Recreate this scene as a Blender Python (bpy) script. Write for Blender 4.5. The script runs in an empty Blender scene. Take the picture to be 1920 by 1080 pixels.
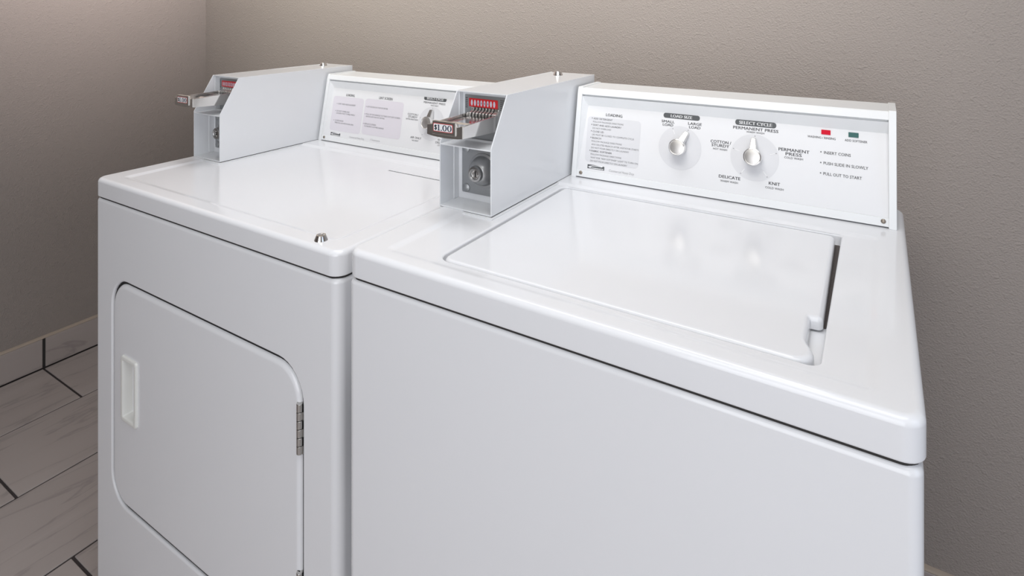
import bpy, bmesh, math, random
from mathutils import Vector, Matrix
random.seed(7)
PI = math.pi
SC = bpy.context.scene
COL = SC.collection

# ------------------------------------------------------------------ camera
FPX = 1112.7                      # focal length in pixels of a 1920 wide frame
cam_d = bpy.data.cameras.new('camera')
cam = bpy.data.objects.new('camera', cam_d)
COL.objects.link(cam)
cam_d.sensor_width = 36.0
cam_d.lens = FPX * 36.0 / 1920.0
cam_d.shift_y = -(540.0 - 13.27) / 1920.0
cam_d.clip_start = 0.02
cam.location = (0.6496, -0.5974, 1.2605)
cam.rotation_euler = (PI / 2, 0, 0.5549)
SC.camera = cam

# ------------------------------------------------------------------ world, lights, exposure
SC.view_settings.view_transform = 'Standard'
SC.view_settings.look = 'None'
SC.view_settings.gamma = 1.0
SC.view_settings.use_curve_mapping = False
SC.view_settings.exposure = 0.0
SC.cycles.use_denoising = True
world = bpy.data.worlds.new('world')
SC.world = world
world.use_nodes = True
world.node_tree.nodes['Background'].inputs[0].default_value = (0.9, 0.92, 1.0, 1)
world.node_tree.nodes['Background'].inputs[1].default_value = 0.02


def area_light(name, loc, rot, sx, sy, power, color=(1, 1, 1), spread=180):
    d = bpy.data.lights.new(name, 'AREA')
    d.shape = 'RECTANGLE'
    d.size, d.size_y = sx, sy
    d.energy = power
    d.color = color
    d.spread = math.radians(spread)
    o = bpy.data.objects.new(name, d)
    o.location = loc
    o.rotation_euler = rot
    COL.objects.link(o)
    return o


# recessed ceiling lamps, a left wall spot, and unseen fills added for back wall and fronts
area_light('ceiling_lamp', (0.9, -0.5, 2.42), (0, 0, 0), 1.2, 0.6, 7.0, (0.98, 0.99, 0.97))
area_light('ceiling_lamp_front', (0.5, -0.9, 2.42), (0, 0, 0), 1.2, 0.6, 5.0, (0.95, 1.0, 0.98))
area_light('downlight', (-0.2, 0.15, 2.42), (0, 0, 0), 1.4, 0.4, 3.05, (0.97, 0.98, 1.0), 80)
area_light('back_wall_fill', (-1.0, -0.3, 2.38), (math.radians(62), 0, 0), 1.0, 0.45, 10.4, (1.0, 0.97, 0.87), 70)  # unseen fill added to brighten the upper back wall
area_light('back_wall_fill_centre', (0.2, -0.3, 2.38), (math.radians(62), 0, 0), 1.0, 0.45, 8.0, (1.0, 0.955, 0.88), 70)  # second added fill, for the middle of the back wall
area_light('wall_washer_left', (-0.6, 0.38, 2.38), (0, math.radians(68), 0), 0.4, 0.4, 10.5, (1.0, 0.90, 0.87), 66)
area_light('front_fill', (0.75, -2.1, 1.25), (PI / 2, 0, 0), 1.6, 1.9, 28.5, (0.93, 0.955, 1.0))  # added frontal fill behind the camera, no doorway there
area_light('side_fill', (2.05, -0.4, 1.3), (PI / 2, 0, PI / 2), 1.0, 1.6, 6.5, (0.66, 0.80, 1.0))  # added fill from the right, no window in that wall

# ------------------------------------------------------------------ materials


def mat(name, base=(0.8, 0.8, 0.8), rough=0.5, metal=0.0, spec=0.5, coat=0.0, emit=None):
    m = bpy.data.materials.new(name)
    m.use_nodes = True
    b = m.node_tree.nodes['Principled BSDF']
    b.inputs['Base Color'].default_value = (*base, 1)
    b.inputs['Roughness'].default_value = rough
    b.inputs['Metallic'].default_value = metal
    b.inputs['Specular IOR Level'].default_value = spec
    b.inputs['Coat Weight'].default_value = coat
    b.inputs['Coat Roughness'].default_value = 0.08
    if emit:
        b.inputs['Emission Color'].default_value = (*emit[:3], 1)
        b.inputs['Emission Strength'].default_value = emit[3]
    return m


def nodes(m):
    nt = m.node_tree
    return nt, nt.nodes, nt.links, nt.nodes['Principled BSDF']


def add_noise_bump(m, scale, strength, dist, detail=3, mapping=None):
    nt, N, L, b = nodes(m)
    tc = N.new('ShaderNodeTexCoord')
    nz = N.new('ShaderNodeTexNoise')
    nz.inputs['Scale'].default_value = scale
    nz.inputs['Detail'].default_value = detail
    if mapping:
        mp = N.new('ShaderNodeMapping')
        mp.inputs['Scale'].default_value = mapping
        L.new(tc.outputs['Object'], mp.inputs['Vector'])
        L.new(mp.outputs['Vector'], nz.inputs['Vector'])
    else:
        L.new(tc.outputs['Object'], nz.inputs['Vector'])
    bp = N.new('ShaderNodeBump')
    bp.inputs['Strength'].default_value = strength
    bp.inputs['Distance'].default_value = dist
    L.new(nz.outputs['Fac'], bp.inputs['Height'])
    L.new(bp.outputs['Normal'], b.inputs['Normal'])


M = {}
M['enamel'] = mat('white_enamel', (0.80, 0.805, 0.83), 0.13, 0, 0.5)
add_noise_bump(M['enamel'], 9, 0.03, 0.004, 2)
M['washer_enamel'] = mat('scuffed_white_enamel', (0.80, 0.805, 0.83), 0.13, 0, 0.5)
M['sheet'] = mat('painted_sheet_metal', (0.80, 0.81, 0.83), 0.16, 0, 0.5)
M['plastic'] = mat('white_plastic', (0.80, 0.81, 0.82), 0.3)
M['panel'] = mat('control_panel_film', (0.75, 0.75, 0.765), 0.3)
M['print'] = mat('grey_print', (0.13, 0.13, 0.14), 0.5)
M['print_light'] = mat('pale_grey_print', (0.30, 0.30, 0.31), 0.5)
M['badge'] = mat('charcoal_badge', (0.085, 0.09, 0.095), 0.45)
M['white_print'] = mat('white_print', (0.85, 0.85, 0.86), 0.5)
M['grey_field'] = mat('grey_print_field', (0.67, 0.67, 0.69), 0.35)
M['lilac_field'] = mat('lilac_print_field', (0.68, 0.65, 0.70), 0.35)
M['chrome'] = mat('chrome', (0.78, 0.77, 0.76), 0.15, 1.0)
M['spun'] = mat('spun_metal', (0.66, 0.64, 0.62), 0.4, 1.0)
M['steel'] = mat('steel', (0.55, 0.54, 0.52), 0.28, 1.0)
M['brushed'] = mat('brushed_chrome', (0.74, 0.72, 0.69), 0.3, 1.0)
M['zinc'] = mat('zinc_plate', (0.40, 0.41, 0.42), 0.42, 0.85)
add_noise_bump(M['zinc'], 900, 0.3, 0.0005, 3)
M['cast'] = mat('cast_lock_metal', (0.46, 0.46, 0.46), 0.3, 1.0)
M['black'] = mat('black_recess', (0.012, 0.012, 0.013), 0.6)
M['gap'] = mat('dark_gap', (0.03, 0.028, 0.027), 0.8)
M['grime_shade'] = mat('channel_grime_shade', (0.10, 0.085, 0.08), 0.8)  # slot dirt, darkened further for the shade in the slot
add_noise_bump(M['grime_shade'], 500, 0.6, 0.002, 4)
M['red'] = mat('red_print', (0.62, 0.02, 0.025), 0.4)
M['lamp_red'] = mat('red_indicator', (0.56, 0.003, 0.022), 0.4, 0, 0.15, emit=(0.9, 0.005, 0.04, 0.06))
M['lamp_green'] = mat('green_indicator', (0.0, 0.085, 0.075), 0.3)
M['oval'] = mat('pale_lilac_oval', (0.62, 0.60, 0.70), 0.5)
M['blue_print'] = mat('navy_print', (0.02, 0.025, 0.06), 0.5)
M['handle'] = mat('ivory_handle', (0.80, 0.80, 0.77), 0.4)
M['screw'] = mat('screw_metal', (0.30, 0.26, 0.22), 0.4, 0.9)
M['ceiling'] = mat('ceiling_paint', (0.72, 0.71, 0.69), 0.9)
M['caulk'] = mat('beige_caulk', (0.42, 0.35, 0.29), 0.7)
M['grout'] = mat('dark_grout', (0.045, 0.037, 0.037), 0.9)
add_noise_bump(M['grout'], 400, 0.6, 0.002, 4)

# washer enamel: black rubbed scuff low on the left front corner
nt, N, L, b = nodes(M['washer_enamel'])
tc = N.new('ShaderNodeTexCoord')
sp = N.new('ShaderNodeSeparateXYZ')
L.new(tc.outputs['Object'], sp.inputs['Vector'])
nz = N.new('ShaderNodeTexNoise')
nz.inputs['Scale'].default_value = 160
nz.inputs['Detail'].default_value = 6
L.new(tc.outputs['Object'], nz.inputs['Vector'])


def mrange(src, a, bb, c, d):
    n = N.new('ShaderNodeMapRange')
    n.inputs['From Min'].default_value = a
    n.inputs['From Max'].default_value = bb
    n.inputs['To Min'].default_value = c
    n.inputs['To Max'].default_value = d
    L.new(src, n.inputs['Value'])
    return n.outputs['Result']


def mul(a, bb):
    n = N.new('ShaderNodeMath')
    n.operation = 'MULTIPLY'
    L.new(a, n.inputs[0])
    L.new(bb, n.inputs[1])
    return n.outputs['Value']


mx = mrange(sp.outputs['X'], 0.0045, 0.0065, 1, 0)
mz1 = mrange(sp.outputs['Z'], 0.52, 0.58, 0, 1)
mz2 = mrange(sp.outputs['Z'], 0.66, 0.71, 1, 0)
mn = mrange(nz.outputs['Fac'], 0.44, 0.6, 0, 1)
fac = mul(mul(mx, mn), mul(mz1, mz2))
mixn = N.new('ShaderNodeMix')
mixn.data_type = 'RGBA'
L.new(fac, mixn.inputs['Factor'])
mixn.inputs['A'].default_value = (0.80, 0.805, 0.83, 1)
mixn.inputs['B'].default_value = (0.03, 0.03, 0.035, 1)
L.new(mixn.outputs['Result'], b.inputs['Base Color'])

# orange-peel / knock-down wall paint
M['wall'] = mat('textured_taupe_paint', (0.315, 0.280, 0.260), 0.62, 0, 0.35)
nt, N, L, b = nodes(M['wall'])
tc = N.new('ShaderNodeTexCoord')
n1 = N.new('ShaderNodeTexNoise')
n1.inputs['Scale'].default_value = 300
n1.inputs['Detail'].default_value = 2
n1.inputs['Roughness'].default_value = 0.5
n2 = N.new('ShaderNodeTexNoise')
n2.inputs['Scale'].default_value = 95
n2.inputs['Detail'].default_value = 2
n2.inputs['Distortion'].default_value = 0.3
L.new(tc.outputs['Object'], n1.inputs['Vector'])
L.new(tc.outputs['Object'], n2.inputs['Vector'])
r2 = N.new('ShaderNodeMapRange')
r2.inputs['From Min'].default_value = 0.56
r2.inputs['From Max'].default_value = 0.70
L.new(n2.outputs['Fac'], r2.inputs['Value'])
addh = N.new('ShaderNodeMath')
addh.operation = 'MULTIPLY_ADD'
L.new(r2.outputs['Result'], addh.inputs[0])
addh.inputs[1].default_value = 0.34
L.new(n1.outputs['Fac'], addh.inputs[2])
bp = N.new('ShaderNodeBump')
bp.inputs['Strength'].default_value = 0.62
bp.inputs['Distance'].default_value = 0.0030
L.new(addh.outputs['Value'], bp.inputs['Height'])
L.new(bp.outputs['Normal'], b.inputs['Normal'])

# veined porcelain tile
M['tile'] = mat('veined_porcelain', (0.55, 0.5, 0.48), 0.33)
nt, N, L, b = nodes(M['tile'])
tc = N.new('ShaderNodeTexCoord')
oi = N.new('ShaderNodeObjectInfo')
mp = N.new('ShaderNodeMapping')
mp.inputs['Rotation'].default_value = (0, 0, 0.28)
mp.inputs['Scale'].default_value = (2.6, 0.40, 2.0)
vm = N.new('ShaderNodeVectorMath')
vm.operation = 'MULTIPLY_ADD'
L.new(oi.outputs['Random'], vm.inputs[0])
vm.inputs[1].default_value = (37.0, 23.0, 11.0)
L.new(tc.outputs['Object'], vm.inputs[2])
L.new(vm.outputs['Vector'], mp.inputs['Vector'])
nz = N.new('ShaderNodeTexNoise')
nz.inputs['Scale'].default_value = 2.2
nz.inputs['Detail'].default_value = 7
nz.inputs['Roughness'].default_value = 0.55
nz.inputs['Distortion'].default_value = 0.7
L.new(mp.outputs['Vector'], nz.inputs['Vector'])
cr = N.new('ShaderNodeValToRGB')
e = cr.color_ramp.elements
e[0].position = 0.40
e[0].color = (0.42, 0.375, 0.36, 1)
e[1].position = 0.62
e[1].color = (0.43, 0.385, 0.37, 1)
v = e.new(0.494)
v.color = (0.41, 0.365, 0.35, 1)
v = e.new(0.505)
v.color = (0.32, 0.285, 0.275, 1)
v = e.new(0.518)
v.color = (0.40, 0.355, 0.34, 1)
L.new(nz.outputs['Fac'], cr.inputs['Fac'])
L.new(cr.outputs['Color'], b.inputs['Base Color'])

# ------------------------------------------------------------------ mesh helpers


def new_bm():
    return bmesh.new()


def finish(bm, name, m, parent=None, angle=38, smooth=True, weighted=True):
    bmesh.ops.recalc_face_normals(bm, faces=bm.faces[:])
    if smooth:
        for f in bm.faces:
            f.smooth = True
        lim = math.radians(angle)
        for ed in bm.edges:
            ed.smooth = len(ed.link_faces) == 2 and ed.calc_face_angle(0) < lim
    me = bpy.data.meshes.new(name)
    bm.to_mesh(me)
    bm.free()
    mats = m if isinstance(m, (list, tuple)) else [m]
    for mm in mats:
        me.materials.append(M[mm])
    o = bpy.data.objects.new(name, me)
    COL.objects.link(o)
    if parent is not None:
        o.parent = parent
    if smooth and weighted:
        w = o.modifiers.new('weighted_normal', 'WEIGHTED_NORMAL')
        w.keep_sharp = True
    return o


def bx(bm, x0, x1, y0, y1, z0, z1, bev=0.0, seg=2, mi=0):
    t = bmesh.new()
    bmesh.ops.create_cube(t, size=1)
    for vv in t.verts:
        vv.co = Vector((x0 + (vv.co.x + .5) * (x1 - x0), y0 + (vv.co.y + .5) * (y1 - y0), z0 + (vv.co.z + .5) * (z1 - z0)))
    if bev > 0:
        bmesh.ops.bevel(t, geom=t.edges[:], offset=bev, segments=seg, profile=0.5, affect='EDGES')
    merge(bm, t, mi)


def merge(bm, t, mi=0, mtx=None):
    mp_ = {}
    for vv in t.verts:
        mp_[vv] = bm.verts.new(mtx @ vv.co if mtx else vv.co)
    for f in t.faces:
        try:
            nf = bm.faces.new([mp_[q] for q in f.verts])
            nf.material_index = mi
        except ValueError:
            pass
    t.free()


def prism(bm, pts, a0, a1, fn, bev=0.0, seg=2, mi=0):
    """pts: 2D outline, fn(p, q, a) -> 3D point, extruded between a0 and a1."""
    t = bmesh.new()
    A = [t.verts.new(fn(p, q, a0)) for p, q in pts]
    B = [t.verts.new(fn(p, q, a1)) for p, q in pts]
    n = len(pts)
    t.faces.new(A)
    t.faces.new(B[::-1])
    for i in range(n):
        t.faces.new((A[i], B[i], B[(i + 1) % n], A[(i + 1) % n]))
    bmesh.ops.recalc_face_normals(t, faces=t.faces[:])
    if bev > 0:
        bmesh.ops.bevel(t, geom=t.edges[:], offset=bev, segments=seg, profile=0.5, affect='EDGES')
    merge(bm, t, mi)


def rr(x0, y0, x1, y1, r, n=6):
    """rounded rectangle, CCW, n+1 points for each corner (BL, BR, TR, TL)."""
    r4 = list(r) if isinstance(r, (list, tuple)) else [r] * 4
    out = []
    for k, (sx, sy, a0) in enumerate(((0, 0, PI), (1, 0, 1.5 * PI), (1, 1, 0), (0, 1, .5 * PI))):
        q = max(r4[k], 1e-5)
        cx = x1 - q if sx else x0 + q
        cy = y1 - q if sy else y0 + q
        for i in range(n + 1):
            a = a0 + .5 * PI * i / n
            out.append((cx + q * math.cos(a), cy + q * math.sin(a)))
    return out


def loft(bm, loops, cap0=False, cap1=False, mi=0):
    rows = [[bm.verts.new(p) for p in lp] for lp in loops]
    n = len(rows[0])
    for a, c in zip(rows, rows[1:]):
        for i in range(n):
            j = (i + 1) % n
            f = bm.faces.new((a[i], a[j], c[j], c[i]))
            f.material_index = mi
    if cap0:
        bm.faces.new(rows[0][::-1]).material_index = mi
    if cap1:
        bm.faces.new(rows[-1]).material_index = mi
    return rows


def lathe(bm, prof, mtx, n=28, mi=0):
    """prof: list of (radius, height); closed at both ends when radius is 0."""
    rows = []
    for r, h in prof:
        if r <= 1e-7:
            rows.append([bm.verts.new(mtx @ Vector((0, 0, h)))])
        else:
            rows.append([bm.verts.new(mtx @ Vector((r * math.cos(2 * PI * i / n), r * math.sin(2 * PI * i / n), h))) for i in range(n)])
    for a, c in zip(rows, rows[1:]):
        for i in range(n):
            j = (i + 1) % n
            if len(a) == 1 and len(c) == 1:
                continue
            if len(a) == 1:
                f = bm.faces.new((a[0], c[i], c[j]))
            elif len(c) == 1:
                f = bm.faces.new((a[i], a[j], c[0]))
            else:
                f = bm.faces.new((a[i], a[j], c[j], c[i]))
            f.material_index = mi


def poly(bm, pts, mi=0):
    f = bm.faces.new([bm.verts.new(p) for p in pts])
    f.material_index = mi
    return f


def empty(name, loc, label, cat):
    o = bpy.data.objects.new(name, None)
    o.empty_display_size = 0.1
    o.location = loc
    o['label'] = label
    o['category'] = cat
    COL.objects.link(o)
    return o


def struct(o):
    o['kind'] = 'structure'
    return o


# ---------- lettering: curve text turned into flat mesh and fitted to a box
_cache = {}


def text_geo(s, bold, shear):
    key = (s, bold, shear)
    if key in _cache:
        return _cache[key]
    cu = bpy.data.curves.new('lettering', 'FONT')
    cu.body = s
    cu.resolution_u = 2
    cu.offset = bold
    cu.shear = shear
    cu.dimensions = '2D'
    cu.fill_mode = 'BOTH'
    ob = bpy.data.objects.new('lettering', cu)
    COL.objects.link(ob)
    dg = bpy.context.evaluated_depsgraph_get()
    me = ob.evaluated_get(dg).to_mesh()
    vs = [(p.co.x, p.co.y) for p in me.vertices]
    fs = [tuple(p.vertices) for p in me.polygons]
    ob.evaluated_get(dg).to_mesh_clear()
    bpy.data.objects.remove(ob)
    bpy.data.curves.remove(cu)
    _cache[key] = (vs, fs)
    return vs, fs


CAPH = {}


def cap_metrics(bold, shear):
    if (bold, shear) not in CAPH:
        vs, _ = text_geo('H', bold, shear)
        CAPH[(bold, shear)] = (min(v_[1] for v_ in vs), max(v_[1] for v_ in vs))
    return CAPH[(bold, shear)]


def put_text(bm, s, P, cx, cy, h, w=None, bold=0.02, shear=0.0, left=False, mi=0):
    """letters with capital height h centred on cy; centred on cx or starting at cx; width forced to w."""
    heavy = max(0.0, bold) * 4.0
    bold = min(bold, 0.0)
    vs, fs = text_geo(s, bold, shear)
    y0, y1 = cap_metrics(bold, shear)
    xa = min(v_[0] for v_ in vs)
    xb = max(v_[0] for v_ in vs)
    ky = h / (y1 - y0)
    kx = (w / (xb - xa)) if w else ky
    ox = cx if left else cx - kx * (xb - xa) / 2
    offs = (0.0,) if heavy <= 0 else (-heavy * h, 0.0, heavy * h)
    for dx_ in offs:
        nv = [bm.verts.new(P(ox + dx_ + kx * (x - xa), cy + ky * (y - (y0 + y1) / 2))) for x, y in vs]
        for f in fs:
            try:
                bm.faces.new([nv[i] for i in f]).material_index = mi
            except ValueError:
                pass


def disc(bm, P, cx, cy, r, n=48, mi=0):
    poly(bm, [P(cx + r * math.cos(2 * PI * i / n), cy + r * math.sin(2 * PI * i / n)) for i in range(n)], mi)


def ellipse(bm, P, cx, cy, rx, ry, n=20, mi=0):
    poly(bm, [P(cx + rx * math.cos(2 * PI * i / n), cy + ry * math.sin(2 * PI * i / n)) for i in range(n)], mi)


# ------------------------------------------------------------------ room
XL, YB = -1.8403, 0.8939          # left wall, back wall
XR, YF, ZC = 2.1, -2.2, 2.44


def wall_panel(name, x0, x1, y0, y1, z0, z1, m='wall'):
    bm = new_bm()
    bx(bm, x0, x1, y0, y1, z0, z1)
    return struct(finish(bm, name, m, smooth=False))


wall_panel('wall_back', XL - .1, XR + .1, YB, YB + .1, 0, ZC)
wall_panel('wall_left', XL - .1, XL, YF, YB, 0, ZC)
wall_panel('wall_right', XR, XR + .1, YF, YB, 0, ZC)
wall_panel('wall_front', XL - .1, XR + .1, YF - .1, YF, 0, ZC)
wall_panel('ceiling', XL - .1, XR + .1, YF - .1, YB + .1, ZC, ZC + .1, 'ceiling')
floor = wall_panel('floor', XL - .1, XR + .1, YF - .1, YB + .1, -.08, -.0025, 'grout')

# floor tiles, running bond, each a slab of its own
TW, TL, G = 0.3045, 0.60, 0.0055
tile_mesh = {}


def tile_obj(name, dx, dy, dz, loc, parent, bev=0.0012):
    key = (name, round(dx, 3), round(dy, 3), round(dz, 3))
    if key not in tile_mesh:
        bm = new_bm()
        bx(bm, -dx / 2, dx / 2, -dy / 2, dy / 2, -dz / 2, dz / 2, bev, 1)
        o = finish(bm, name, 'tile', parent, smooth=False)
        tile_mesh[key] = o.data
    else:
        o = bpy.data.objects.new(name, tile_mesh[key])
        COL.objects.link(o)
        o.parent = parent
    o.location = loc
    return o


row = 0
xcur = XL + .010
while xcur < XR - .02:
    xe = min((-1.5450 if row == 0 else xcur + TW + G) , XR)
    w = xe - xcur - G
    off = 0.3015 if row % 2 == 0 else 0.0285
    k = math.floor((YF - off) / TL)
    while True:
        ya = off + k * TL
        yb = ya + TL
        k += 1
        if ya >= YB:
            break
        a_, b_ = max(ya + G / 2 + .0005, YF), min(yb - G / 2 - .0005, YB - .010)
        if b_ - a_ > .02:
            tile_obj('floor_tile', w, b_ - a_, 0.010, (xcur + G / 2 + w / 2, (a_ + b_) / 2, -0.005), floor)
    xcur = xe
    row += 1

# tile baseboards with a caulk bead on top
BBH = 0.1035


def baseboard(name, along, fixed, sgn, joints, lo, hi):
    bm = new_bm()
    if along == 'y':
        bx(bm, min(fixed, fixed + sgn * .0075), max(fixed, fixed + sgn * .0075), lo, hi, 0, BBH - .002)
    else:
        bx(bm, lo, hi, min(fixed, fixed + sgn * .0075), max(fixed, fixed + sgn * .0075), 0, BBH - .002)
    root = struct(finish(bm, name, 'gap', smooth=False))
    js = [lo] + [j for j in joints if lo < j < hi] + [hi]
    for a_, b_ in zip(js, js[1:]):
        L_ = b_ - a_ - .009
        c_ = (a_ + b_) / 2
        if along == 'y':
            tile_obj('baseboard_tile', .009, L_, BBH - .004, (fixed + sgn * .0055, c_, (BBH + .002) / 2), root, .001)
        else:
            tile_obj('baseboard_tile', L_, .009, BBH - .004, (c_, fixed + sgn * .0055, (BBH + .002) / 2), root, .001)
    bm = new_bm()
    pts = [(0, BBH), (.0098, BBH), (.0098, BBH + .0015), (.007, BBH + .0045), (.002, BBH + .0068), (0, BBH + .0072)]
    if along == 'y':
        prism(bm, pts, lo, hi, lambda p, q, a: Vector((fixed + sgn * p, a, q)))
    else:
        prism(bm, pts, lo, hi, lambda p, q, a: Vector((a, fixed + sgn * p, q)))
    finish(bm, 'caulk_bead', 'caulk', root, smooth=False)
    return root


baseboard('baseboard_left', 'y', XL, 1, [0.3032 + TL * k for k in range(-5, 2)], YF, YB - .011)
baseboard('baseboard_back', 'x', YB, -1, [-1.54 + TL * k for k in range(0, 7)], XL, XR)

# ------------------------------------------------------------------ machine pieces
H_LIP = 0.0384
YC, TA = 0.497, math.radians(10.677)
SA, CA = math.sin(TA), math.cos(TA)
X1, X2, X3 = 0.1245, 0.6614, 0.6722
YC3, ZC3, YC4 = 0.532, 0.1779, 0.6223
BX0, BX1 = -0.0008, 0.1077        # coin box sides
BY0, BY1, BYE, BHB, BHM = 0.2127, 0.2621, 0.6267, 0.1953, 0.1116


def yz(s, d):
    return YC + s * SA - d * CA, s * CA + d * SA


def deck(name, T, rect, R, emb, emb_slope, emb_depth, opening, root):
    """enamel top with rolled lip, embossed field and an optional well."""
    x0, y0, x1, y1 = rect
    bm = new_bm()
    n = 8

    def lp(i, z, Rr=None):
        r = [max((Rr or R) - i, .002)] * 2 + [max(.02 - i, .002)] * 2
        return [Vector((x, y, z)) for x, y in rr(x0 + i, y0 + i, x1 - i, y1 - i, r, n)]
    re = 0.0085
    loops = [lp(.016, T - .022), lp(.009, T - .022), lp(.007, T - H_LIP + .001), lp(.0062, T - H_LIP), lp(.0016, T - H_LIP), lp(.0005, T - H_LIP + .0005), lp(0.0, T - H_LIP + .002)]
    for k in range(0, 7):
        a = .5 * PI * k / 6
        loops.append(lp(re * (1 - math.cos(a)), T - re + re * math.sin(a)))
    ex0, ey0, ex1, ey1 = emb

    def el(i, z):
        return [Vector((x, y, z)) for x, y in rr(ex0 + i, ey0 + i, ex1 - i, ey1 - i, max(.016 - i, .004), n)]
    for k in range(0, 7):
        t = k / 6
        loops.append(el(emb_slope * t, T - emb_depth * (t * t * (3 - 2 * t))))
    if opening:
        ox0, oy0, ox1, oy1, orr, depth, lipr = opening

        def ol(i, z):
            return [Vector((x, y, z)) for x, y in rr(ox0 + i, oy0 + i, ox1 - i, oy1 - i, [max(q - i, .001) for q in orr], n)]
        zt = T - emb_depth
        for k in range(0, 5):
            a = .5 * PI * k / 4
            loops.append(ol(-lipr + lipr * math.sin(a), zt - lipr * (1 - math.cos(a))))
        loops.append(ol(.0006, zt - depth + .002))
        loops.append(ol(.003, zt - depth))
    loft(bm, loops, cap0=True, cap1=True)
    top = finish(bm, name, 'enamel', root, angle=50)
    bm = new_bm()
    loft(bm, [lp(.0042, T - H_LIP + .0002), lp(.0042, T - H_LIP - .0042), lp(.0064, T - H_LIP - .0042), lp(.0064, T - H_LIP + .0002)])  # dark ring added to stand in for shade inside the lip gap
    finish(bm, 'lip_gap_shade', 'gap', top, smooth=False)
    return top


def front_door_cabinet(name, rect, z0, z1, hole, root):
    """sheet cabinet whose front has a rounded opening with a rolled flange."""
    x0, y0, x1, y1 = rect
    n = 8
    bm = new_bm()
    rv = .016
    ed = .008

    def lp(i, z):
        return [Vector((x, y, z)) for x, y in rr(x0 + i, y0 + i, x1 - i, y1 - i, [max(rv - i, .002)] * 4, n)]
    loops = [lp(0, z0)]
    for k in range(0, 6):
        a = .5 * PI * k / 5
        loops.append(lp(ed * (1 - math.cos(a)), z1 - ed + ed * math.sin(a)))
    loops += [lp(.0085, z1), lp(.0088, z1 - .012), lp(.016, z1 - .012), lp(.017, z1 - .12)]
    rows = loft(bm, loops, cap0=True, cap1=True)
    # open the flat front and rebuild it around the hole
    bm.faces.ensure_lookup_table()
    a0, a1 = rows[0], rows[1]
    fl, fr = n, n + 1               # last point of BL corner, first of BR corner
    target = set((a0[fl], a0[fr], a1[fl], a1[fr]))
    for f in list(bm.faces):
        if set(f.verts) == target:
            bm.faces.remove(f)
            break
    hx0, hz0, hx1, hz1, hr = hole

    def hl(i, y):
        return [Vector((x, y, z)) for x, z in rr(hx0 + i, hz0 + i, hx1 - i, hz1 - i, max(hr - i, .002), n)]
    hl_loops = []
    fe = .0045
    for k in range(0, 6):
        a = .5 * PI * k / 5
        hl_loops.append(hl(-fe + fe * math.sin(a), y0 + fe * (1 - math.cos(a))))
    hl_loops.append(hl(.0002, y0 + .030))
    hl_loops.append(hl(.010, y0 + .031))
    hr_rows = loft(bm, hl_loops, cap1=True)
    h0 = hr_rows[0]
    C = [a0[fl], a0[fr], a1[fr], a1[fl]]      # BL, BR, TR, TL
    for c in range(4):
        base = c * (n + 1)
        for i in range(n):
            bm.faces.new((C[c], h0[base + i + 1], h0[base + i]))
        nb = ((c + 1) % 4) * (n + 1)
        bm.faces.new((C[c], C[(c + 1) % 4], h0[nb], h0[base + n]))
    return finish(bm, name, 'enamel', root, angle=50)


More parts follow.
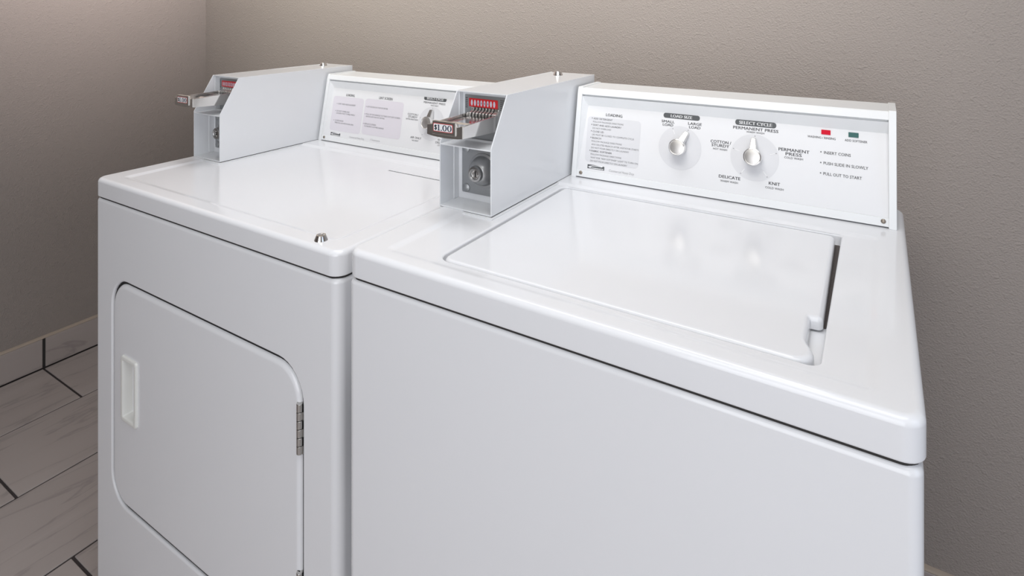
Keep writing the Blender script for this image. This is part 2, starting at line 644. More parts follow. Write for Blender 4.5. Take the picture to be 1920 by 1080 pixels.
def console(root, T, kind):
    """control console; returns nothing, everything hangs under the console part."""
    def V(x, s, d=0.0):
        y, z = yz(s, d)
        return Vector((x, y, T + z))
    bm = new_bm()
    prof = [(YC + .03, .0004), (YC + .03, .0026), yz(.0026, 0), yz(.0150, 0), yz(.0156, -.0006), yz(.0158, -.0022), yz(.1458, -.0126), yz(.1640, -.0002), yz(.1645, -.0070),
            yz(.1671, -.0070), yz(.1674, .0004), yz(.1690, .0010), (YC3 - .001, ZC3 - .0015), (YC3 + .001, ZC3), (YC4, ZC3 + .0004), (YC4, 0.0004)]
    prism(bm, prof, X1, X2, lambda p, q, a: Vector((a, p, T + q)))
    # narrow mitred return on the left side of the recess
    w0 = [V(X1, .0154, 0), V(X1 + .0012, .0154, -.0022), V(X1, .0154, -.0040)]
    w1 = [V(X1, .1640, 0), V(X1 + .0095, .1459, -.0126), V(X1, .1459, -.0150)]
    loft(bm, [w0, w1], True, True)
    con = finish(bm, 'console', 'plastic', root, angle=30)
    # end caps
    cprof = [yz(-.0008, .0016), yz(.1686, .0020), (YC3 - .0018, ZC3 + .0002), (YC3 + .0005, ZC3 + .0012), (YC4 + .001, ZC3 + .0016), (YC4 + .001, -.0002)]
    for xa, xb in ((X1 - .0105, X1), (X2, X3)):
        bm = new_bm()
        prism(bm, cprof, xa, xb, lambda p, q, a: Vector((a, p, T + q + .0004)), .0009, 2)
        finish(bm, 'end_cap', 'plastic', con)
    # printed film
    XC = 0.65 if kind == 'washer' else 1.43

    def rec(s_):
        return -.0022 - (s_ - .0158) / (.1458 - .0158) * .0104
    bm = new_bm()
    t = bmesh.new()
    bmesh.ops.create_cube(t, size=1)
    for vv in t.verts:
        s_ = .0160 + (vv.co.y + .5) * (.1456 - .0160)
        xl_ = X1 + .0012 + (s_ - .0154) / (.1459 - .0154) * .0083
        vv.co = V(xl_ + (vv.co.x + .5) * (X2 - xl_ - .0004), s_, rec(s_) - .0004 + (vv.co.z + .5) * .0006)
    merge(bm, t)
    finish(bm, 'control_panel', 'panel', con, smooth=False)
    TIN = math.atan(.0104 / .130)

    def P(d):
        return lambda x, s: V(x + (XC - x) / 1.12 * (rec(s) + .006), s, rec(s) + .0003 + d)

    def field(name, x0, s0, x1, s1, r, m, d=.00012):
        bm_ = new_bm()
        poly(bm_, [P(d)(x, s) for x, s in rr(x0, s0, x1, s1, r, 5)])
        return finish(bm_, name, m, con, smooth=False)

    def knob(cx, cs, ang, name='knob'):
        """ang: pointer direction, clockwise from straight up."""
        bm_ = new_bm()
        o = P(0)(cx, cs)
        s2, c2 = math.sin(TA + TIN), math.cos(TA + TIN)
        mt = Matrix(((1, 0, 0, o.x), (0, s2, -c2, o.y), (0, c2, s2, o.z), (0, 0, 0, 1)))
        lathe(bm_, [(0, .0002), (.0125, .0002), (.0132, .003), (.0138, .012), (.0150, .0135), (.0153, .015), (.0153, .0205), (.0146, .0222), (.0134, .0226), (.0130, .0216)], mt, 36)
        lathe(bm_, [(.0130, .0216), (.0126, .0214), (0.0, .0240)], mt, 36, 1)
        rot = mt @ Matrix.Rotation(-ang, 4, 'Z')
        t_ = bmesh.new()
        ring0 = [(-.0062, .008), (.0062, .008), (.0040, .0335), (-.0040, .0335)]
        ring1 = [(-.0048, .008), (.0048, .008), (.0026, .0325), (-.0026, .0325)]
        A_ = [t_.verts.new((x, y, .0015)) for x, y in ring0]
        B_ = [t_.verts.new((x, y, .0075 if y > .02 else .0165)) for x, y in ring0]
        C_ = [t_.verts.new((x, y, .0100 if y > .02 else .0190)) for x, y in ring1]
        t_.faces.new(A_[::-1])
        t_.faces.new(C_)
        for q0, q1 in ((A_, B_), (B_, C_)):
            for i in range(4):
                t_.faces.new((q0[i], q0[(i + 1) % 4], q1[(i + 1) % 4], q1[i]))
        bmesh.ops.bevel(t_, geom=t_.edges[:], offset=.0006, segments=2, affect='EDGES')
        merge(bm_, t_, 0, rot)
        o = finish(bm_, name, ['chrome', 'spun'], con, angle=32)
        o['label'] = 'chrome pointer knob'
        return o

    def dial(cx, cs, angs, r=.0403, dots=True):
        bm_ = new_bm()
        disc(bm_, P(.00012), cx, cs, r, 64)
        o = finish(bm_, 'dial_plate', 'grey_field', con, smooth=False)
        bm_ = new_bm()
        for a in angs:
            sa, ca = math.sin(a), math.cos(a)
            disc(bm_, P(.0003), cx + .0372 * sa, cs + .0372 * ca, .0009, 12, 0)
            p0 = (cx + .0345 * sa, cs + .0345 * ca)
            p1 = (cx + .0265 * sa, cs + .0265 * ca)
            wx, ws = .00045 * ca, -.00045 * sa
            poly(bm_, [P(.0003)(p0[0] - wx, p0[1] - ws), P(.0003)(p0[0] + wx, p0[1] + ws), P(.0003)(p1[0] + wx, p1[1] + ws), P(.0003)(p1[0] - wx, p1[1] - ws)], 1)
        finish(bm_, 'dial_marks', ['print_light', 'white_print'], con, smooth=False)['kind'] = 'stuff'
        return o

    def badge(s, x0, x1, sc, h, tw):
        bm_ = new_bm()
        poly(bm_, [P(.00015)(x, q) for x, q in rr(x0, sc - h / 2, x1, sc + h / 2, h * .45, 5)])
        put_text(bm_, s, P(.0004), (x0 + x1) / 2, sc, h * .56, tw, .019, 0, mi=1)
        finish(bm_, 'title_badge', ['badge', 'white_print'], con, smooth=False)

    def logo(x0, x1, s0, s1):
        bm_ = new_bm()
        w, h = x1 - x0, s1 - s0
        poly(bm_, [P(.00015)(x0, s0), P(.00015)(x1, s0), P(.00015)(x1, s1 - h * .12), P(.00015)(x0 + w * .95, s1), P(.00015)(x0, s1)])
        # white swoosh that parts the dark field
        up = [(.02, .40), (.15, .66), (.30, .82), (.50, .88), (.70, .84), (.84, .74)]
        lo = [(.84, .66), (.70, .72), (.50, .74), (.30, .66), (.17, .50), (.10, .34)]
        poly(bm_, [P(.0003)(x0 + w * u, s0 + h * v_) for u, v_ in up + lo], 1)
        poly(bm_, [P(.0003)(x0 + w * u, s0 + h * v_) for u, v_ in ((.38, 1.01), (1.01, 1.01), (1.01, .92), (.93, .98), (.86, .70), (.80, .82), (.60, .93))], 1)
        put_text(bm_, 'Kenmore', P(.0004), x0 + w * .53, s0 + h * .30, h * .42, w * .82, .035, .25, mi=1)
        finish(bm_, 'logo_badge', ['badge', 'white_print'], con, smooth=False)

    def lines(rows, name='printed_lettering', m='print'):
        bm_ = new_bm()
        for r_ in rows:
            s, x, sc, h, w, bold, left = r_[:7]
            sh = r_[7] if len(r_) > 7 else 0.0
            if s == '*':
                disc(bm_, P(.0003), x, sc, h, 12)
            else:
                put_text(bm_, s, P(.0003), x, sc, h, w, bold, sh, left)
        finish(bm_, name, m, con, smooth=False)['kind'] = 'stuff'

    def screw(x, s):
        o = V(x, s, 0.0)
        mt = Matrix(((1, 0, 0, o.x), (0, SA, -CA, o.y), (0, CA, SA, o.z), (0, 0, 0, 1)))
        bm_ = new_bm()
        lathe(bm_, [(0, -.001), (.0036, -.001), (.0036, .0006), (.0030, .0014), (.0016, .0019), (.0014, .0006), (0, .0004)], mt, 18)
        finish(bm_, 'screw', 'screw', con)

    screw(X1 + .0095, .0102)
    screw(.6543, .0102)
    B, R_ = .022, .008
    if kind == 'washer':
        field('instruction_plate', .1385, .0335, .2515, .1240, .007, 'grey_field')
        rows = [('LOADING', .1949, .1304, .0054, .0348, .009, False)]
        S = ['ADD DETERGENT', 'FOLLOW PACKAGE DIRECTIONS', 'SORT AND ADD LAUNDRY', 'DO NOT OVERLOAD', 'CLOSE LID',
             'LID MUST BE CLOSED TO COMPLETE CYCLE', 'BLEACH', 'FOLLOW PACKAGE DIRECTIONS', 'ADD DILUTED BLEACH AFTER AGITATOR STARTS',
             'DO NOT POUR DIRECTLY ON LAUNDRY', 'FABRIC SOFTENER', 'FOLLOW PACKAGE DIRECTIONS', 'WAIT FOR "ADD SOFTENER" LIGHT TO TURN ON',
             'DO NOT POUR DIRECTLY ON LAUNDRY']
        Wd = [.0412, .0654, .061, .040, .0242, .089, .0195, .0645, .0997, .0805, .0445, .0655, .0997, .0785]
        for k, (s, w) in enumerate(zip(S, Wd)):
            sc = .1205 - .00648 * k
            hd = k in (0, 2, 4, 6, 10)
            rows.append((s, .1510 if hd else .1504, sc, .0035 if hd else .0032, w, .004 if hd else 0.0, True))
            if hd:
                rows.append(('*', .1480, sc + .0004, .0010, 0, 0, False))
        rows += [('SMALL', .3049, .1296, .0047, .0250, .009, False), ('LOAD', .3049, .1234, .0047, .0200, .009, False),
                 ('LARGE', .3556, .1300, .0047, .0248, .009, False), ('LOAD', .3556, .1234, .0047, .0208, .009, False),
                 ('PERMANENT PRESS', .4616, .1316, .0050, .0750, .009, False), ('WARM WASH', .4616, .1258, .0033, .0300, .002, False),
                 ('COTTON /', .4034, .1024, .0050, .0360, .009, False), ('STURDY', .4029, .0960, .0050, .0310, .009, False),
                 ('HOT WASH', .4026, .0894, .0033, .0245, .002, False),
                 ('PERMANENT', .5243, .1023, .0050, .0478, .009, False), ('PRESS', .5241, .0956, .0050, .0250, .009, False),
                 ('COLD WASH', .5242, .0893, .0033, .0290, .002, False),
                 ('DELICATE', .4209, .0426, .0050, .0368, .009, False), ('WARM WASH', .4204, .0350, .0033, .0300, .002, False),
                 ('KNIT', .4951, .0428, .0050, .0178, .009, False), ('COLD WASH', .4953, .0351, .0033, .0290, .002, False)]
        lines(rows)
        lines([('WASHING / RINSING', .5660, .1290, .0036, .0420, .004, False), ('ADD SOFTENER', .6163, .1290, .0036, .0320, .004, False),
               ('*', .5656, .1054, .0011, 0, 0, False), ('INSERT COINS', .5701, .1050, .0046, .0390, .003, True),
               ('*', .5656, .0880, .0011, 0, 0, False), ('PUSH SLIDE IN SLOWLY', .5697, .0877, .0046, .0640, .003, True),
               ('*', .5656, .0710, .0011, 0, 0, False), ('PULL OUT TO START', .5697, .0707, .0046, .0552, .003, True)])
        lines([('Commercial Heavy Duty', .1921, .0226, .0045, .0523, -.008, True, .3)], 'printed_lettering', 'print_light')
        badge('LOAD SIZE', .2954, .3641, .1410, .0094, .0400)
        badge('SELECT CYCLE', .4272, .4957, .1413, .0100, .0545)
        logo(.1452, .1818, .0206, .0284)
        dial(.3293, .0828, [math.radians(-23), math.radians(23)])
        dial(.4613, .0824, [0, math.radians(-72), math.radians(72), math.radians(-144), math.radians(144)])
        knob(.3293, .0828, math.radians(24))
        knob(.4613, .0824, math.radians(-3))
        for nm, mm, x0, x1 in (('indicator_light', 'lamp_red', .5657, .5795), ('indicator_light', 'lamp_green', .6056, .6200)):
            bm_ = new_bm()
            t_ = bmesh.new()
            bmesh.ops.create_cube(t_, size=1)
            for vv in t_.verts:
                vv.co = P((vv.co.z + .5) * .0012)(x0 + (vv.co.x + .5) * (x1 - x0), .1346 + (vv.co.y + .5) * .0078)
            bmesh.ops.bevel(t_, geom=t_.edges[:], offset=.0003, segments=1, affect='EDGES')
            merge(bm_, t_)
            o = finish(bm_, nm, mm, con, smooth=False)
            o['label'] = 'lit red indicator light' if mm == 'lamp_red' else 'dark green indicator light'
    else:
        field('instruction_plate', .1440, .0318, .2600, .1242, .008, 'lilac_field')
        field('instruction_plate', .2655, .0338, .4005, .1262, .008, 'lilac_field')
        lines([('LOADING', .2071, .1298, .0062, .0320, .006, False), ('LINT SCREEN', .3368, .1318, .0062, .0470, .006, False),
               ('*', .1600, .1040, .0010, 0, 0, False), ('SORT AND ADD LAUNDRY', .1645, .1040, .0040, .0670, .0, True),
               ('*', .1575, .0845, .0010, 0, 0, False), ('DO NOT OVERLOAD', .1620, .0845, .0040, .0500, .0, True),
               ('LAUNDRY MUST TUMBLE FREELY', .1620, .0785, .0036, .0720, .0, True),
               ('*', .1560, .0590, .0010, 0, 0, False), ('CLOSE DOOR', .1605, .0590, .0040, .0330, .0, True),
               ('TIMER WILL RUN WITH DOOR OPEN', .1605, .0530, .0036, .0720, .0, True),
               ('*', .2715, .1055, .0010, 0, 0, False), ('LIFT DOOR ON TOP OF DRYER', .2755, .1055, .0040, .0730, .0, True),
               ('*', .2700, .0862, .0010, 0, 0, False), ('PULL UP ON HANDLE TO TAKE OUT LINT SCREEN', .2740, .0862, .0040, .1200, .0, True),
               ('REMOVE LINT FOR FAST DRYING', .2740, .0802, .0036, .0670, .0, True),
               ('*', .2685, .0610, .0010, 0, 0, False), ('REPLACE SCREEN', .2725, .0610, .0040, .0410, .0, True),
               ('TO PREVENT CLOTHES DAMAGE', .2725, .0550, .0036, .0700, .0, True)])
        lines([('PERMANENT PRESS', .4985, .1332, .0047, .0680, .002, False), ('HIGH HEAT', .5000, .1270, .0031, .0240, .002, False),
               ('COTTON /', .4348, .0998, .0047, .0350, .002, False), ('STURDY', .4349, .0936, .0047, .0300, .002, False),
               ('EXTRA HIGH HEAT', .4335, .0876, .0031, .0400, .002, False),
               ('AIR ONLY', .4524, .0448, .0047, .0345, .002, False), ('NO HEAT', .4514, .0378, .0031, .0210, .002, False),
               ('KNIT /', .5330, .0485, .0047, .0220, .002, False), ('DELICATE', .5335, .0415, .0047, .0360, .002, False), ('LOW HEAT', .5335, .0352, .0031, .0230, .002, False)])
        lines([('Commercial Heavy Duty', .2240, .0215, .0045, .0550, -.008, True, .3), ('3 Temperatures', .3000, .0232, .0045, .0350, -.008, True, .3)], 'printed_lettering', 'print_light')
        badge('SELECT CYCLE', .4640, .5345, .1437, .0100, .0520)
        logo(.1510, .1882, .0186, .0264)
        dial(.4950, .0832, [0, math.radians(-72), math.radians(-140), math.radians(140)])
        knob(.4950, .0832, math.radians(-2))
    return con


def coin_box(root, T):
    """pentagon sheet-metal coin box; T = height of the deck it stands on."""
    bm = new_bm()
    side = [(BY0, .0006), (BYE, .0006), (BYE, BHB), (BY1, BHB), (BY0, BHM)]
    f3 = lambda p, q, a: Vector((a, p, T + q))
    prism(bm, side, BX0, BX0 + .0022, f3, .0006, 2)
    prism(bm, side, BX1 - .0024, BX1, f3, .0008, 2)
    bx(bm, BX0 + .0005, BX1 - .0005, BY1, .4296, T + BHB - .0022, T + BHB - .0001, .0005)
    bx(bm, BX0 + .0005, BX1 - .0008, .4304, BYE, T + BHB - .0024, T + BHB - .0006, .0003)
    bx(bm, BX0 + .0018, BX1 - .0018, BYE - .003, BYE - .0005, T, T + BHB - .001)
    # shelf with a turned-down front edge, floor, lower and upper back
    bx(bm, BX0 + .0018, BX1 - .0018, BY0 + .0006, .2745, T + .1068, T + .1092, .0006)
    bx(bm, BX0 + .0018, BX1 - .0018, BY0 + .0006, .2640, T + .0000, T + .0028, .0006)
    bx(bm, BX0 + .0018, BX1 - .0018, .2640, .2660, T, T + .1075)
    bx(bm, BX0 + .0018, BX1 - .0018, .2770, .2790, T + .1075, T + BHB - .002)
    # return flanges inside the lower opening
    bx(bm, BX0 + .0020, BX0 + .0036, .2500, .2640, T + .003, T + .1065, .0004)
    bx(bm, BX0 + .0020, BX0 + .0036, .2660, .2770, T + .1095, T + BHB - .0025, .0004)
    box = finish(bm, 'coin_box', 'sheet', root)
    bm = new_bm()
    bx(bm, BX0 + .0008, BX1 - .0004, BY0 + .0015, BYE - .001, T - .0008, T + .0007)  # dark strip added as the shaded seam under the box
    finish(bm, 'base_seam_shade', 'gap', box, smooth=False)
    # stepped base flange
    bm = new_bm()
    pl = [(BX0 + .001, BY0 - .002), (.036, BY0 - .002), (.046, BY0 - .006), (BX1 + .0045, BY0 - .006), (BX1 + .0045, BYE - .12), (BX1 - .002, BYE - .11), (BX0 + .001, BYE - .11)]
    prism(bm, pl, T - .0050, T - .0006, lambda p, q, a: Vector((p, q, a)), .0006, 2)
    finish(bm, 'base_flange', 'sheet', box)
    # lock plate with two rivets in sight
    bm = new_bm()
    prism(bm, rr(.0122, .0150, .1040, .1062, .002, 3), .2605, .2640, lambda p, q, a: Vector((p, a, T + q)), .0005, 1)
    lp_ = finish(bm, 'lock_plate', 'zinc', box)
    for rx, rz in ((.0219, .0236), (.0214, .0935)):
        bm = new_bm()
        mt = Matrix(((1, 0, 0, rx), (0, 0, -1, .2606), (0, 1, 0, T + rz), (0, 0, 0, 1)))
        lathe(bm, [(0.0, 0.0), (.0078, .0), (.0074, .0014), (.005, .0030), (0, .0036)], mt, 20)
        finish(bm, 'rivet', 'zinc', box)
    bm = new_bm()
    mt = Matrix(((1, 0, 0, .0598), (0, 0, -1, .2605), (0, 1, 0, T + .0590), (0, 0, 0, 1)))
    lathe(bm, [(0, 0), (.0305, 0), (.0300, .002), (.0262, .0035), (.0248, .006), (.0238, .010), (.0205, .0170), (.0158, .0212), (.0138, .0226), (.0138, .0270),
               (.0128, .0288), (.0098, .0292), (.0088, .0282), (.0080, .0282), (.0076, .0262)], mt, 40)
    lathe(bm, [(.0076, .0262), (.0066, .0262), (.0062, .0236), (.0046, .0236), (.0046, .0258), (0, .0258)], mt, 40, 1)
    t = bmesh.new()
    bmesh.ops.create_cube(t, size=1)
    for vv in t.verts:
        vv.co = mt @ Vector((vv.co.x * .0018, vv.co.y * .0095, .0262 + vv.co.z * .0006))
    merge(bm, t, 2)
    finish(bm, 'key_lock', ['cast', 'chrome', 'black'], box)['label'] = 'round metal key lock on its plate'
    # cam lock on the lid of the box
    cam_lock('top_lock', .0432, .5740, T + BHB - .0006, .0108, .0085, box)
    # coin face behind the slide
    bm = new_bm()
    bx(bm, .0085, .0990, .2745, .2772, T + .1093, T + .1872, .0004)
    for s0, s1 in ((.0105, .0155), (.0855, .0960)):
        for r_ in range(6):
            z = T + .1815 - r_ * .0034
            c_ = s0
            while c_ < s1 - .001:
                bx(bm, c_, c_ + .0014, .2741, .2746, z - .0007, z + .0007, 0, 1, 1)
                c_ += .0024
    face = finish(bm, 'coin_face', ['zinc', 'black'], box, smooth=False)
    bm = new_bm()
    PF = lambda d: (lambda x, z: Vector((x, .2742 - d, T + z)))
    poly(bm, [PF(.0001)(x, z) for x, z in rr(.0180, .1664, .0802, .1815, .0012, 3)], 0)
    for k in range(8):
        cx = .0243 + .0069 * k
        ellipse(bm, PF(.0003), cx, .1734, .0022, .0055, 20, 1)
        if 2 <= k <= 5:
            put_text(bm, '25', PF(.0005), cx, .1734, .0028, .0030, .008, 0, mi=2)
    finish(bm, 'coin_label', ['red', 'oval', 'blue_print'], box, smooth=False)['label'] = 'red label with eight pale ovals'
    return box


def cam_lock(name, x, y, z, r, h, parent):
    bm = new_bm()
    mt = Matrix.Translation((x, y, z))
    lathe(bm, [(0, 0), (r, 0), (r * .98, h * .12), (r * .74, h * .86), (r * .68, h), (r * .46, h), (r * .42, h * .82)], mt, 28)
    lathe(bm, [(r * .42, h * .82), (r * .22, h * .82), (r * .20, h * .97), (0, h * .97)], mt, 28, 1)
    o = finish(bm, name, ['chrome', 'steel'], parent)
    o['label'] = 'small chrome cam lock'
    return o


def coin_slide(root, T):
    """chromed slide pulled part-way out of the coin box."""
    x0, x1, yf, yb = .0205, .0870, .1600, .2742
    bm = new_bm()
    fx = lambda p, q, a: Vector((a, p, T + q))
    side = [(yf, .1355), (yf, .1545), (yb, .1580), (yb, .1285)]
    prism(bm, side, x0, x0 + .0042, fx, .0006, 2)
    prism(bm, side, x1 - .0042, x1, fx, .0006, 2)
    prism(bm, [(yf, .1390), (yf, .1478), (.2540, .1500), (.2540, .1390)], x0 + .004, x1 - .004, fx)
    # raised coin bed
    prism(bm, [(.2000, .1480), (.2090, .1508), (.2560, .1520), (.2560, .1480)], x0 + .010, x1 - .010, fx, .0006, 2)
    bar = finish(bm, 'coin_slide', 'chrome', root)
    bar['label'] = 'chrome coin slide standing out of the coin box'
    # fingers with the black coin slots between them
    bm = new_bm()
    prism(bm, [(.2645, .1490), (.2648, .1555), (.2660, .1568), (.2728, .1588), (.2740, .1600), (.2740, .1664), (.2744, .1664), (.2744, .1490)], x0 + .005, x1 - .005, fx)
    finish(bm, 'coin_slots', 'black', bar, smooth=False)
    edges = [x0 + .0045] + [.0243 + .0069 * k for k in range(8)] + [x1 - .0045]
    for k in range(9):
        a = edges[k] + (.0013 if k > 0 else 0)
        b_ = edges[k + 1] - (.0013 if k < 8 else 0)
        if b_ - a < .0012:
            b_ = a + .0012
        bm = new_bm()
        prism(bm, [(.2622, .1495), (.2624, .1562), (.2640, .1580), (.2708, .1600), (.2722, .1615), (.2726, .1655), (.2742, .1660), (.2742, .1495)], a, b_, fx, .0004, 1)
        finish(bm, 'coin_finger', 'brushed', bar)
    # face plate, with a raised centre
    bm = new_bm()
    pl = [(.0175, .1372), (.0300, .1352), (.0540, .1340), (.0780, .1350), (.0898, .1365), (.0900, .1560), (.0868, .1566), (.0835, .1548), (.0795, .1545), (.0780, .1600), (.0765, .1614),
          (.0320, .1614), (.0305, .1600), (.0290, .1550), (.0178, .1535)]
    prism(bm, pl, .1572, .1608, lambda p, q, a: Vector((p, a, T + q)), .0006, 2)
    bx(bm, .0305, .0772, .1552, .1580, T + .1395, T + .1612, .0009, 2)
    finish(bm, 'face_plate', 'brushed', bar)
    # price label: white field, red border, black serif figures
    bm = new_bm()
    PF = lambda d: (lambda x, z: Vector((x, .1551 - d, T + z)))
    poly(bm, [PF(0)(x, z) for x, z in rr(.0325, .1442, .0722, .1578, .0018, 4)], 0)
    poly(bm, [PF(.0002)(x, z) for x, z in rr(.0334, .1451, .0713, .1569, .0012, 4)], 1)
    Q = PF(.0004)
    put_text(bm, '$', Q, .0377, .1512, .0074, .0052, .010, 0, mi=2)

    def one(cx):
        for a, b_, c_, d_ in ((-.0011, .0011, .1464, .1557), (-.0026, .0026, .1462, .1471), (-.0022, -.0008, .1543, .1552)):
            poly(bm, [Q(cx + a, c_), Q(cx + b_, c_), Q(cx + b_, d_), Q(cx + a, d_)], 2)

    def zero(cx):
        n_ = 28
        o_, i_ = [], []
        for k in range(n_):
            a = 2 * PI * k / n_
            o_.append(bm.verts.new(Q(cx + .0044 * math.cos(a), .1510 + .0049 * math.sin(a))))
            i_.append(bm.verts.new(Q(cx + .0021 * math.cos(a), .1510 + .0041 * math.sin(a))))
        for k in range(n_):
            j = (k + 1) % n_
            bm.faces.new((o_[k], o_[j], i_[j], i_[k])).material_index = 2
    one(.0440)
    disc(bm, Q, .0494, .1470, .0011, 14, 2)
    zero(.0560)
    zero(.0658)
    finish(bm, 'price_label', ['red', 'white_print', 'blue_print'], bar, smooth=False)['label'] = 'white price label with red border and dark figures'
    return bar


def lid_outline():
    pts = []

    def arc(cx, cy, r, a0, a1, n=7):
        for k in range(n + 1):
            a = math.radians(a0 + (a1 - a0) * k / n)
            pts.append((cx + r * math.cos(a), cy + r * math.sin(a)))
    x0, y0, y1 = .1325, .0490, .4300
    arc(x0 + .016, y0 + .016, .016, 180, 270)
    arc(.5745, y0 + .019, .019, 270, 360)
    pts.extend([(.5928, .0735), (.5905, .0800), (.5875, .0865), (.5852, .0930), (.5842, .1000), (.5838, .1200)])
    pts.extend([(.5832, .1445), (.5840, .1470)])
    arc(.5885, .1545, .0072, 285, 360, 5)
    arc(.5920 - .008, y1 - .008, .008, 0, 90)
    arc(x0 + .010, y1 - .010, .010, 90, 180)
    return pts


def inset(pts, d):
    n = len(pts)
    out = []
    for i in range(n):
        p0, p1, p2 = Vector(pts[i - 1]), Vector(pts[i]), Vector(pts[(i + 1) % n])
        a = (p1 - p0).normalized()
        c = (p2 - p1).normalized()
        na, nc = Vector((-a.y, a.x)), Vector((-c.y, c.x))
        m_ = (na + nc)
        m_ = m_ / max(m_.length_squared, .5) * 2
        out.append(tuple(p1 + m_ * d))
    return out


# ------------------------------------------------------------------ washing machine
TWASH = 0.915
washer = empty('washing_machine', (0, 0, 0),
               'white coin-operated top-loading washing machine with two chrome dials, standing right of the dryer', 'washing machine')
bm = new_bm()


def body_loops(bm_, x0, y0, x1, y1, z0, z1, rv, ed, n=8):
    def lp(i, z):
        return [Vector((x, y, z)) for x, y in rr(x0 + i, y0 + i, x1 - i, y1 - i, max(rv - i, .002), n)]
    lo_ = [lp(.004, z0), lp(0, z0 + .004)]
    for k in range(0, 6):
        a = .5 * PI * k / 5
        lo_.append(lp(ed * (1 - math.cos(a)), z1 - ed + ed * math.sin(a)))
    lo_ += [lp(.0085, z1), lp(.0088, z1 - .012), lp(.016, z1 - .012), lp(.017, z1 - .12)]
    loft(bm_, lo_, True, True)


body_loops(bm, .0015, .0010, .6815, .6230, 0.0, TWASH - H_LIP - .0031, .013, .008)
finish(bm, 'cabinet', 'washer_enamel', washer, angle=50)
deck('top_deck', TWASH, (0.0, 0.0, .6835, .6230), .020, (.0460, .0230, .6520, .4520), .015, .0026,
     (.1275, .0470, .6000, .4360, (.022, .012, .006, .014), .0165, .003), washer)
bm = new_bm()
bx(bm, .5700, .5995, .1600, .4340, TWASH - .0190, TWASH - .0178, .0002, 1)  # dirty slot floor, with the deep slot's shade put into its colour
finish(bm, 'channel_grime_shade', 'grime_shade', washer, smooth=False)
# hinged loading lid
bm = new_bm()
ol_ = lid_outline()
zt = TWASH - .0022
re = .0065
lo_ = [[Vector((x, y, TWASH - .0172)) for x, y in inset(ol_, .0012)], [Vector((x, y, TWASH - .0160)) for x, y in ol_]]
for k in range(0, 6):
    a = .5 * PI * k / 5
    lo_.append([Vector((x, y, zt - re + re * math.sin(a))) for x, y in inset(ol_, re * (1 - math.cos(a)))])
loft(bm, lo_, True, True)
finish(bm, 'loading_lid', 'enamel', washer, angle=50)
console(washer, TWASH, 'washer')
coin_box(washer, TWASH)
coin_slide(washer, TWASH)

# ------------------------------------------------------------------ dryer
TDRY = 0.8941
DX, DY = -0.7794, 0.0152
dryer = empty('tumble_dryer', (DX, DY, 0),
              'white coin-operated front-loading tumble dryer with a hinged front door, nearest the left wall', 'dryer')
CX0, CX1 = -0.0085, .7440
DOOR = (.0698, .2411, .6608, .6942)          # x0, z0, x1, z1 of the door
front_door_cabinet('cabinet', (CX0, .0008, CX1, .6230), 0.0, TDRY - H_LIP - .0031, (DOOR[0] - .0042, DOOR[1] - .0042, DOOR[2] + .0042, DOOR[3] + .0042, .059), dryer)
deck('top_panel', TDRY, (-.0111, 0.0, .7455, .6230), .022, (.0370, .0300, .7080, .4520), .015, .0032,
     (.4830, .3800, .6900, .4400, (.003, .003, .003, .003), .016, .0006), dryer)
bm = new_bm()
bx(bm, .4832, .6898, .3845, .4398, TDRY - .0120, TDRY - .0032, .0002, 1)
lint = finish(bm, 'lint_screen_lid', 'enamel', dryer)
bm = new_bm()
bx(bm, .4832, .6898, .3802, .3843, TDRY - .0120, TDRY - .0046)  # black strip added as the shade inside the lint slot
finish(bm, 'slot_shadow_strip', 'black', lint, smooth=False).name = 'lint_slot_shade'
cam_lock('top_lock', .6815, .0230, TDRY, .0108, .0082, dryer)

# door: rounded front with a well for the pull
bm = new_bm()
n = 8
yd = .0002


def dl(i, y):
    return [Vector((x, y, z)) for x, z in rr(DOOR[0] + i, DOOR[1] + i, DOOR[2] - i, DOOR[3] - i, .055 - i, n)]


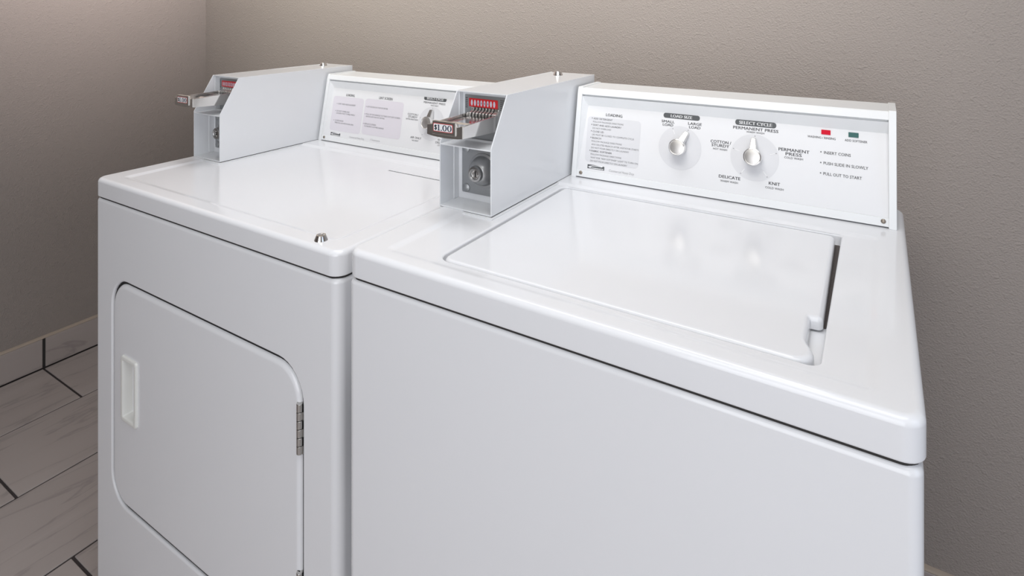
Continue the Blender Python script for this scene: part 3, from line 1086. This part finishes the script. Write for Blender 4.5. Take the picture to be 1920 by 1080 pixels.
ed = .0105
lo_ = [dl(.0015, yd + .0135), dl(0, yd + .0125)]
for k in range(0, 6):
    a = .5 * PI * k / 5
    lo_.append(dl(ed * (1 - math.cos(a)), yd + ed - ed * math.sin(a)))
rows = loft(bm, lo_, cap0=True)
out = rows[-1]
HX0, HX1, HZ0, HZ1 = .1150, .1672, .4225, .5462     # well of the pull
wl = []
for i, y in ((0, yd), (.0003, yd + .004), (.002, yd + .0245), (.006, yd + .0250)):
    wl.append([Vector((x, y, z)) for x, z in rr(HX0 + i, HZ0 + i, HX1 - i, HZ1 - i, max(.004, .004), n)])
wr = loft(bm, wl, cap1=True)
for i in range(len(out)):
    j = (i + 1) % len(out)
    bm.faces.new((out[i], out[j], wr[0][j], wr[0][i]))
door = finish(bm, 'door', 'enamel', dryer, angle=50)
bm = new_bm()


def sl(i, y):
    return [Vector((x, y, z)) for x, z in rr(DOOR[0] + i, DOOR[1] + i, DOOR[2] - i, DOOR[3] - i, .055 - i, n)]


loft(bm, [sl(-.0040, yd + .0060), sl(.0030, yd + .0060), sl(.0030, yd + .0062), sl(.0002, yd + .0110), sl(-.0040, yd + .0110), sl(-.0040, yd + .0060)])
bmesh.ops.remove_doubles(bm, verts=bm.verts[:], dist=1e-6)
finish(bm, 'door_gap_shade', 'black', door, smooth=False)  # black ring added to paint the shade in the door gap
# moulded pull: raised frame and a scooped cup
bm = new_bm()
fr = []
fx0, fx1, fz0, fz1 = .1108, .1714, .4182, .5506
for i, y in ((0, yd + .0002), (.0004, yd - .0030), (.0018, yd - .0044), (.0072, yd - .0044), (.0088, yd - .0032), (.0096, yd + .001), (.0108, yd + .0100), (.0130, yd + .0180), (.0165, yd + .0215), (.0210, yd + .0225)):
    fr.append([Vector((x, y, z)) for x, z in rr(fx0 + i, fz0 + i, fx1 - i, fz1 - i, max(.006 - i * .4, .0025), 6)])
loft(bm, fr, cap1=True)
finish(bm, 'pull_handle', 'handle', door, angle=45)
# two knuckled hinges
for zc in (.6025 + TDRY - .8941, .3390 + TDRY - .8941):
    bm = new_bm()
    hx = .6585
    for k in range(6):
        za = zc + .0395 - .0132 * (k + 1)
        mt = Matrix.Translation((hx, .0008, za + .0004))
        lathe(bm, [(0, 0), (.0046, 0), (.0050, .0005), (.0050, .0119), (.0046, .0124), (0, .0124)], mt, 16)
        if k % 2:
            bx(bm, hx, hx + .0060, .0018, .0034, za + .0004, za + .0128)
        else:
            bx(bm, hx - .0060, hx, .0004, .0020, za + .0004, za + .0128)
    finish(bm, 'hinge', 'steel', door, angle=35)['label'] = 'steel knuckle hinge'
console(dryer, TDRY, 'dryer')
coin_box(dryer, TDRY)
coin_slide(dryer, TDRY)
